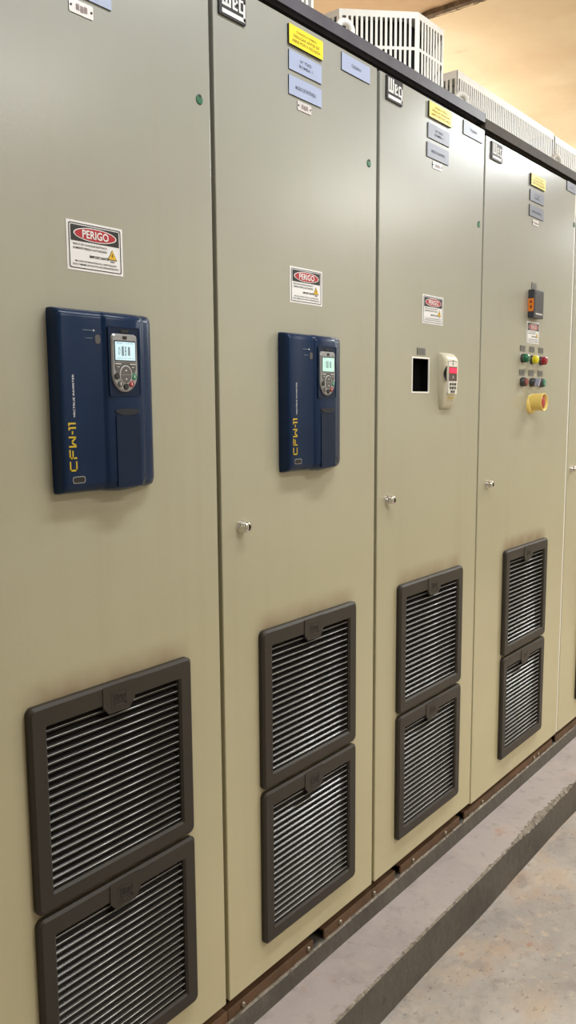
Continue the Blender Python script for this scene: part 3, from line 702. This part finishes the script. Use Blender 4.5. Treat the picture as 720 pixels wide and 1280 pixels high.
# cream handheld keypad on the third cabinet
def handheld(parent, x0, z0):
    w, h = .074, .149
    # (z fraction, depth, half width, side roundness)
    rows = [(0, .006, .026), (.02, .013, .029), (.07, .020, .0315), (.18, .026, .0345), (.35, .031, .0365), (.55, .0335, .037), (.72, .0345, .037), (.84, .0335, .037), (.90, .030, .0365), (.95, .022, .036), (.985, .013, .035), (1., .005, .034)]
    sec = [(-1, 0), (-1, .55), (-.97, .75), (-.90, .90), (-.78, .98), (-.5, 1.), (0, 1.), (.5, 1.), (.78, .98), (.90, .90), (.97, .75), (1, .55), (1, 0)]
    n = len(sec); vs = []
    for f, d, hw in rows:
        for a, dd in sec: vs.append((w/2+a*hw, -d*dd*.76, f*h))
    mb = MB()
    mb.add(vs, [(j*n+i, j*n+i+1, (j+1)*n+i+1, (j+1)*n+i) for j in range(len(rows)-1) for i in range(n-1)], 'cream', True)
    mb.f.append(tuple(range(n-1, -1, -1))); mb.m.append(0); mb.sm.append(False)
    L = (len(rows)-1)*n; mb.f.append(tuple(L+i for i in range(n))); mb.m.append(0); mb.sm.append(False)
    at = (x0, 0, z0)
    o = mb.build('handheld_keypad', parent, at); part_label(o, 'cream curved handheld keypad with red lit digits')
    y = -.0268; body_at = at; at = (x0-.005, 0, z0)
    mb = MB(); mb.plate(rrect(.0125, .0615, .040, .126, .003), y-.001, -.020, 'creampale'); mb.build('face_plate', o, at, bevel=.0006)
    y -= .001
    mb = MB(); mb.box(.013, .061, y-.0004, y+.002, .1255, .1263, 'ink'); mb.lathe([(.0026, y), (.002, y-.0006)], .037, .1268, 'ink', 14)
    mb.box(.0345, .0385, y-.0005, y, .116, .122, 'keygrey'); mb.build('clip_mark', o, at)
    mb = MB(); mb.plate(rrect(.0145, .0585, .0735, .1115, .001), y-.0006, y+.001, 'smoke'); mb.plate(rrect(.0150, .0580, .0945, .109, .001), y-.0010, y, 'redglow'); mb.build('display', o, at)
    mb = MB(); mb.text('2005', .0365, .1018, .034, .0105, y-.0014, 'led', bold=.01); mb.plate(ell(.037, .084, .005, .0045), y-.0009, y, 'silver'); mb.build('lettering', o, at)
    for r_, zc in enumerate((.0655, .0555, .0455)):
        for q, xc in enumerate((.0235, .0365, .0495)[:3 if r_ < 2 else 2]):
            mb = MB(); mb.plate(ell(xc+(.006 if r_ == 2 else 0), zc, .0045, .0036, 18), y-.0018, y, 'keygrey' if (r_+q) % 2 else 'bezel'); mb.build('button', o, at)
    mb = MB(); mb.text('CFW-09', .037, .0285, .036, .0065, -.0224, 'gold', bold=.03); mb.text('vectrue inverter', .037, .0215, .034, .0022, -.0210, 'keygrey'); mb.build('lettering', o, at)
    # dark grip crescent let into the side
    at = body_at
    for s in (-1,):
        mb = MB(); ys = [(-.0215+.0*k) for k in range(9)]
        P = [(-.0258+.0057*math.sin(PI*k/12)*1.4, .072+.040*k/12) for k in range(13)]; Q = [(-.0258+.0011*math.sin(PI*k/12), .072+.040*k/12) for k in range(13)]
        xx = w/2+s*.0373
        vs = [(xx-s*.0016*(1 if yy > -.0213 else 2.6), yy, zz) for yy, zz in Q]+[(xx, yy, zz) for yy, zz in P]
        mb.add([(v[0]+s*.0012, v[1], v[2]) for v in vs], [(k, k+1, 14+k, 13+k) for k in range(12)], 'black'); mb.build('side_grip', o, at)
    return o
handheld(C3, .850, 1.4235)

# panel meter, labels, buttons and emergency stop on the fourth cabinet
mb = MB(); mb.box(0, .078, -.021, 0, 0, .088, 'meter')
o = mb.build('panel_meter', C4, (1.4330, 0, 1.7075), bevel=.002); part_label(o, 'charcoal panel meter with grey screen and orange side sticker'); at = (1.4330, 0, 1.7075)
mb = MB(); mb.plate([(.006, .020), (.072, .020), (.072, .080), (.006, .080)], -.0216, -.020, 'screen'); mb.build('screen', o, at)
for k in range(4): mb = MB(); mb.box(.014+k*.0135, .0225+k*.0135, -.0228, -.02, .0105, .0145, 'white'); mb.build('button', o, at)
mb = MB(); mb.box(-.0006, 0, -.0195, -.001, .020, .0600, 'orange')
for z in (.034, .050): mb.add([(-.0009, -.0102+.004*math.cos(2*PI*q/12), z+.005*math.sin(2*PI*q/12)) for q in range(12)], [tuple(range(12))[::-1]], 'orangeink')
l = mb.build('sticker', o, at); part_label(l, 'orange sticker')
small_label(C4, 1.4570, 1.4970, 1.8010, 1.8210, 'TEMP', 'MOTOR')
BX = (1.4015, 1.4755, 1.5500)
for k, x in enumerate(BX):
    small_label(C4, x-.020, x+.020, 1.6010, 1.6190, ('LIGADO', 'ALARME', 'FALHA')[k], 'MOTOR')
    small_label(C4, x-.0205, x+.0205, 1.5255, 1.5440, ('DESLIGA', 'LOC REM', 'LIGA')[k], 'MOTOR')
def round_device(name, label, x, z, keys, prof, cap=True):
    mb = MB(); mb.lathe([(.0148, 0), (.0148, -.004), (.0142, -.008)], 0, 0, 'bezel', 28); o = mb.build(name, C4, (x, 0, z)); part_label(o, label)
    mb = MB(); mb.lathe(prof, 0, 0, keys, 28); mb.build('lens' if 'lamp' in name else 'cap', o, (x, 0, z)); return o
LP = [(.0138, -.006), (.0138, -.016), (.0128, -.020), (.0095, -.0225), (.004, -.0235)]
round_device('pilot_lamp', 'round green pilot lamp', BX[0], 1.579, 'green', LP)
round_device('pilot_lamp', 'round yellow pilot lamp', BX[1], 1.577, 'yellowlens', LP)
round_device('pilot_lamp', 'round crimson pilot lamp', BX[2], 1.576, 'redlens', LP)
BP = [(.0142, -.006), (.0142, -.015), (.0120, -.0155), (.0120, -.0185), (.0108, -.0195)]
def push(label, x, z, cap):
    mb = MB(); mb.lathe([(.0148, 0), (.0148, -.004), (.0142, -.015), (.0120, -.0155)], 0, 0, 'bezel', 28); o = mb.build('push_button', C4, (x, 0, z)); part_label(o, label)
    mb = MB(); mb.lathe([(.0118, -.0145), (.0118, -.0180), (.0105, -.0192)], 0, 0, cap, 28); mb.build('cap', o, (x, 0, z)); return o
push('dull red push button with grey collar', BX[0], 1.5045, 'redcap')
o = push('dull green push button with grey collar', BX[2], 1.5035, 'greencap')
mb = MB(); mb.box(-.0012, .0012, -.0197, -.0188, -.007, .007, 'white'); mb.build('symbol', o, (BX[2], 0, 1.5035))
mb = MB(); mb.lathe([(.0148, 0), (.0148, -.004), (.0142, -.015), (.0125, -.0165)], 0, 0, 'bezel', 28); o = mb.build('selector_switch', C4, (BX[1], 0, 1.504)); part_label(o, 'black rotary selector with grey lever')
mb = MB(); rr = math.radians(28)
pts = [(a*math.cos(rr)+c*math.sin(rr), -a*math.sin(rr)+c*math.cos(rr)) for a, c in rrect(-.0045, .0045, -.0145, .0145, .0035, 4)]
mb.plate(pts, -.0300, -.014, 'selector'); l = mb.build('lever', o, (BX[1], 0, 1.504), bevel=.0008)

# emergency stop: yellow tube shroud, open at the front, red mushroom inside
ES = (1.4755, 0, 1.4370)
mb = MB(); mb.lathe([(.031, 0), (.031, -.004), (.029, -.006), (.028, -.011), (.012, -.011)], 0, -.004, 'yellow', 40, cap1=True); es = mb.build('emergency_stop', C4, ES); part_label(es, 'yellow shrouded emergency stop with red button')
mb = MB(); mb.lathe([(.0275, -.010), (.0275, -.012), (.0285, -.046), (.0290, -.048), (.0280, -.049), (.0255, -.0485), (.0250, -.012)], 0, .003, 'yellow', 44, cap1=False)
mb.build('shroud', es, ES)
mb = MB(); mb.lathe([(.0115, -.005), (.0115, -.022)], 0, 0, 'bezel', 24, cap1=False); mb.lathe([(.0115, -.030), (.0205, -.032), (.0215, -.037), (.0205, -.042), (.014, -.0455), (.006, -.047)], 0, .003, 'mush', 32)
mb.build('mushroom_button', es, ES)

# ------------------------------------------------------------------ steel bars along the cabinet tops
def rail(x0, x1, z0, z1, key, label, wob):
    mb = MB(); n = 60; vs = []; fs = []
    nz = Noise(.2, wob, 21)
    for i in range(n+1):
        x = x0+(x1-x0)*i/n; e = nz(x)
        vs += [(x-x0, .001+e*.3, z0+e*.4), (x-x0, 0+e*.3, z1+e), (x-x0, .020, z1+e*.5), (x-x0, .020, z0)]
    for i in range(n):
        for k in range(3): fs.append((i*4+k, (i+1)*4+k, (i+1)*4+(k+1)%4, i*4+(k+1)%4))
    fs += [(0, 1, 2, 3), tuple(n*4+k for k in (3, 2, 1, 0))]
    mb.add(vs, fs, key)
    kb = mb.mi('gapshade')  # underside blackened to paint the shade below the bar
    for i in range(n): mb.f.append((i*4+3, (i+1)*4+3, (i+1)*4, i*4)); mb.m.append(kb); mb.sm.append(False); o = mb.build('steel_rail', None, (x0, 0, 0)); tag(o, label, 'rail', 'steel bars along the cabinet tops'); return o
rail(-.56, 1.1005, 2.2185, 2.2425, 'rail', 'dark grey steel bar along the tops of the three nearer cabinets', .001)
rail(1.1030, 2.378, 2.2040, 2.2305, 'railbrown', 'dusty brown steel bar along the tops of the far cabinets, stepped slightly lower', .0012)

# ------------------------------------------------------------------ slotted ventilation hoods on the roofs
def panel_bars(mb, p0, p1, z0, z1, pitch, duty, rows, key, thick=.0015):
    """slotted sheet between plan points p0 and p1: posts, bars, rails. rows: list of (z bottom, z top) of open slots"""
    dx, dy = p1[0]-p0[0], p1[1]-p0[1]; Ln = math.hypot(dx, dy); ux, uy = dx/Ln, dy/Ln; nx, ny = -uy, ux
    if True:
        def slab(a, c, za, zb):
            q = [(p0[0]+ux*a, p0[1]+uy*a), (p0[0]+ux*c, p0[1]+uy*c)]
            vs = [(q[0][0], q[0][1], za), (q[1][0], q[1][1], za), (q[1][0]+nx*thick, q[1][1]+ny*thick, za), (q[0][0]+nx*thick, q[0][1]+ny*thick, za)]
            vs += [(v[0], v[1], zb) for v in vs]
            mb.add(vs, [(0, 3, 2, 1), (4, 5, 6, 7), (0, 1, 5, 4), (1, 2, 6, 5), (2, 3, 7, 6), (3, 0, 4, 7)], key)
    m = min(.008, Ln*.08); n = max(1, int((Ln-2*m)/pitch)); pt = (Ln-2*m)/n
    zz = z0
    for zb, zt in rows:
        slab(0, Ln, zz, zb); zz = zt
        slab(0, m, zb, zt); slab(Ln-m, Ln, zb, zt)
        for i in range(n):
            a = m+pt*i
            if i: slab(a-pt*duty/2, a+pt*duty/2, zb, zt)
    slab(0, Ln, zz, z1)
def hood(label, plan, z0, z1, pitches, rows, liner, cx, group):
    mb = MB(); N_ = len(plan)
    for i in range(N_):
        p0, p1 = plan[i], plan[(i+1) % N_]
        if pitches[i]: panel_bars(mb, p0, p1, z0, z1, pitches[i], .5, rows, 'hood')
        else: panel_bars(mb, p0, p1, z0, z1, 1, .5, [], 'hood')
    P = [(x, y) for x, y in plan]
    mb.add([(x, y, z1) for x, y in P]+[(x, y, z1+.0025) for x, y in P], [tuple(range(N_))[::-1], tuple(range(N_, 2*N_))]+[(i, (i+1) % N_, N_+(i+1) % N_, N_+i) for i in range(N_)], 'hood')
    t = thing('ventilation_hood', label, 'ventilation hood', (cx, plan[0][1], z0), group)
    mb.build('slotted_cover', t, (0, 0, 0))
    cx_ = sum(p[0] for p in P)/N_; cy_ = sum(p[1] for p in P)/N_
    s = .8 if liner == 'void' else .75
    Q = [(cx_+(x-cx_)*s, cy_+(y-cy_)*s) for x, y in P]
    mb = MB(); mb.add([(x, y, z0) for x, y in Q]+[(x, y, z1-.004) for x, y in Q], [tuple(range(N_)), tuple(range(2*N_-1, N_-1, -1))]+[(i, (i+1) % N_, N_+(i+1) % N_, N_+i) for i in range(N_)], liner)
    l = mb.build('inner_liner', t, (0, 0, 0)); part_label(l, 'dark liner painting the shade behind the slots' if liner == 'void' else 'pale liner painting a lit interior behind the slots'); return t
G = 'white slotted hoods on the cabinet roofs'
planA = [(.7739, .03), (.9064, .03), (1.048, .171), (1.048, .56), (.632, .56), (.632, .171)]
ZR = 2.2365
rowsA = [(2.246, 2.3165), (2.3235, 2.3905)]
pA = [.0140, .0118, .0118, 0, .0118, .0118]
hood('white slotted hood with angled corners, standing tallest over the third cabinet', planA, ZR, 2.4035, pA, rowsA, 'void', .84, G)
hood('white slotted hood at the top edge, only its corner showing over the second cabinet', [(x-.5675, y) for x, y in planA], ZR, 2.4035, pA, rowsA, 'void', .27, G)
hood('long low white slotted hood over the fourth cabinet', [(1.120, .10), (1.857, .10), (1.857, .56), (1.120, .56)], 2.2258, 2.3865, [.0132, .0132, 0, .0132], [(2.238, 2.3675)], 'hoodin', 1.49, G)
hood('low white slotted hood at the right edge of the photo, farthest along the roofs', [(1.866, .10), (2.37, .10), (2.37, .56), (1.866, .56)], 2.2258, 2.3815, [.0132, .0132, 0, .0132], [(2.238, 2.3625)], 'hoodin', 2.12, G)

# ------------------------------------------------------------------ light: crosswise fluorescent luminaires in the aisle ceiling, then added unseen fills
def area(name, loc, rot, sx, sy, power, col):
    l = bpy.data.lights.new(name, 'AREA'); l.shape = 'RECTANGLE'; l.size = sx; l.size_y = sy; l.energy = power; l.color = col
    o = bpy.data.objects.new(name, l); COL.objects.link(o); o.location = loc; o.rotation_euler = rot
for x, p in ((-2.66, 8), (.2, 19), (3.06, 37), (5.92, 34)):
    area('aisle_light', (x, -.75, 2.80), (math.radians(5), 0, 0), 1.2, .14, p, (.90, .97, 1.))
    area('aisle_uplight', (x, -.75, 2.82), (PI, 0, 0), 1.2, .2, p*.12, (.95, .97, 1.))
for x in (.6, 3.6):
    area('far_side_fill', (x, -2.0, 2.76), (0, 0, 0), 1.2, .14, 27, (1., .985, .95))  # added fill row, unseen, brightens the lower doors and floor
# added unseen area lights behind the hoods, put in to brighten the ceiling
for x in (.6, 2.6, 4.6):
    area('roof_fill', (x, .95, 2.32), (PI, 0, 0), 1.6, .25, 9., (1., .97, .94))
w = bpy.data.worlds.new('world'); SC.world = w; w.use_nodes = True
w.node_tree.nodes['Background'].inputs[0].default_value = (.97, .98, 1., 1); w.node_tree.nodes['Background'].inputs[1].default_value = .25
SC.view_settings.view_transform = 'Standard'; SC.view_settings.look = 'None'; SC.view_settings.exposure = 0.
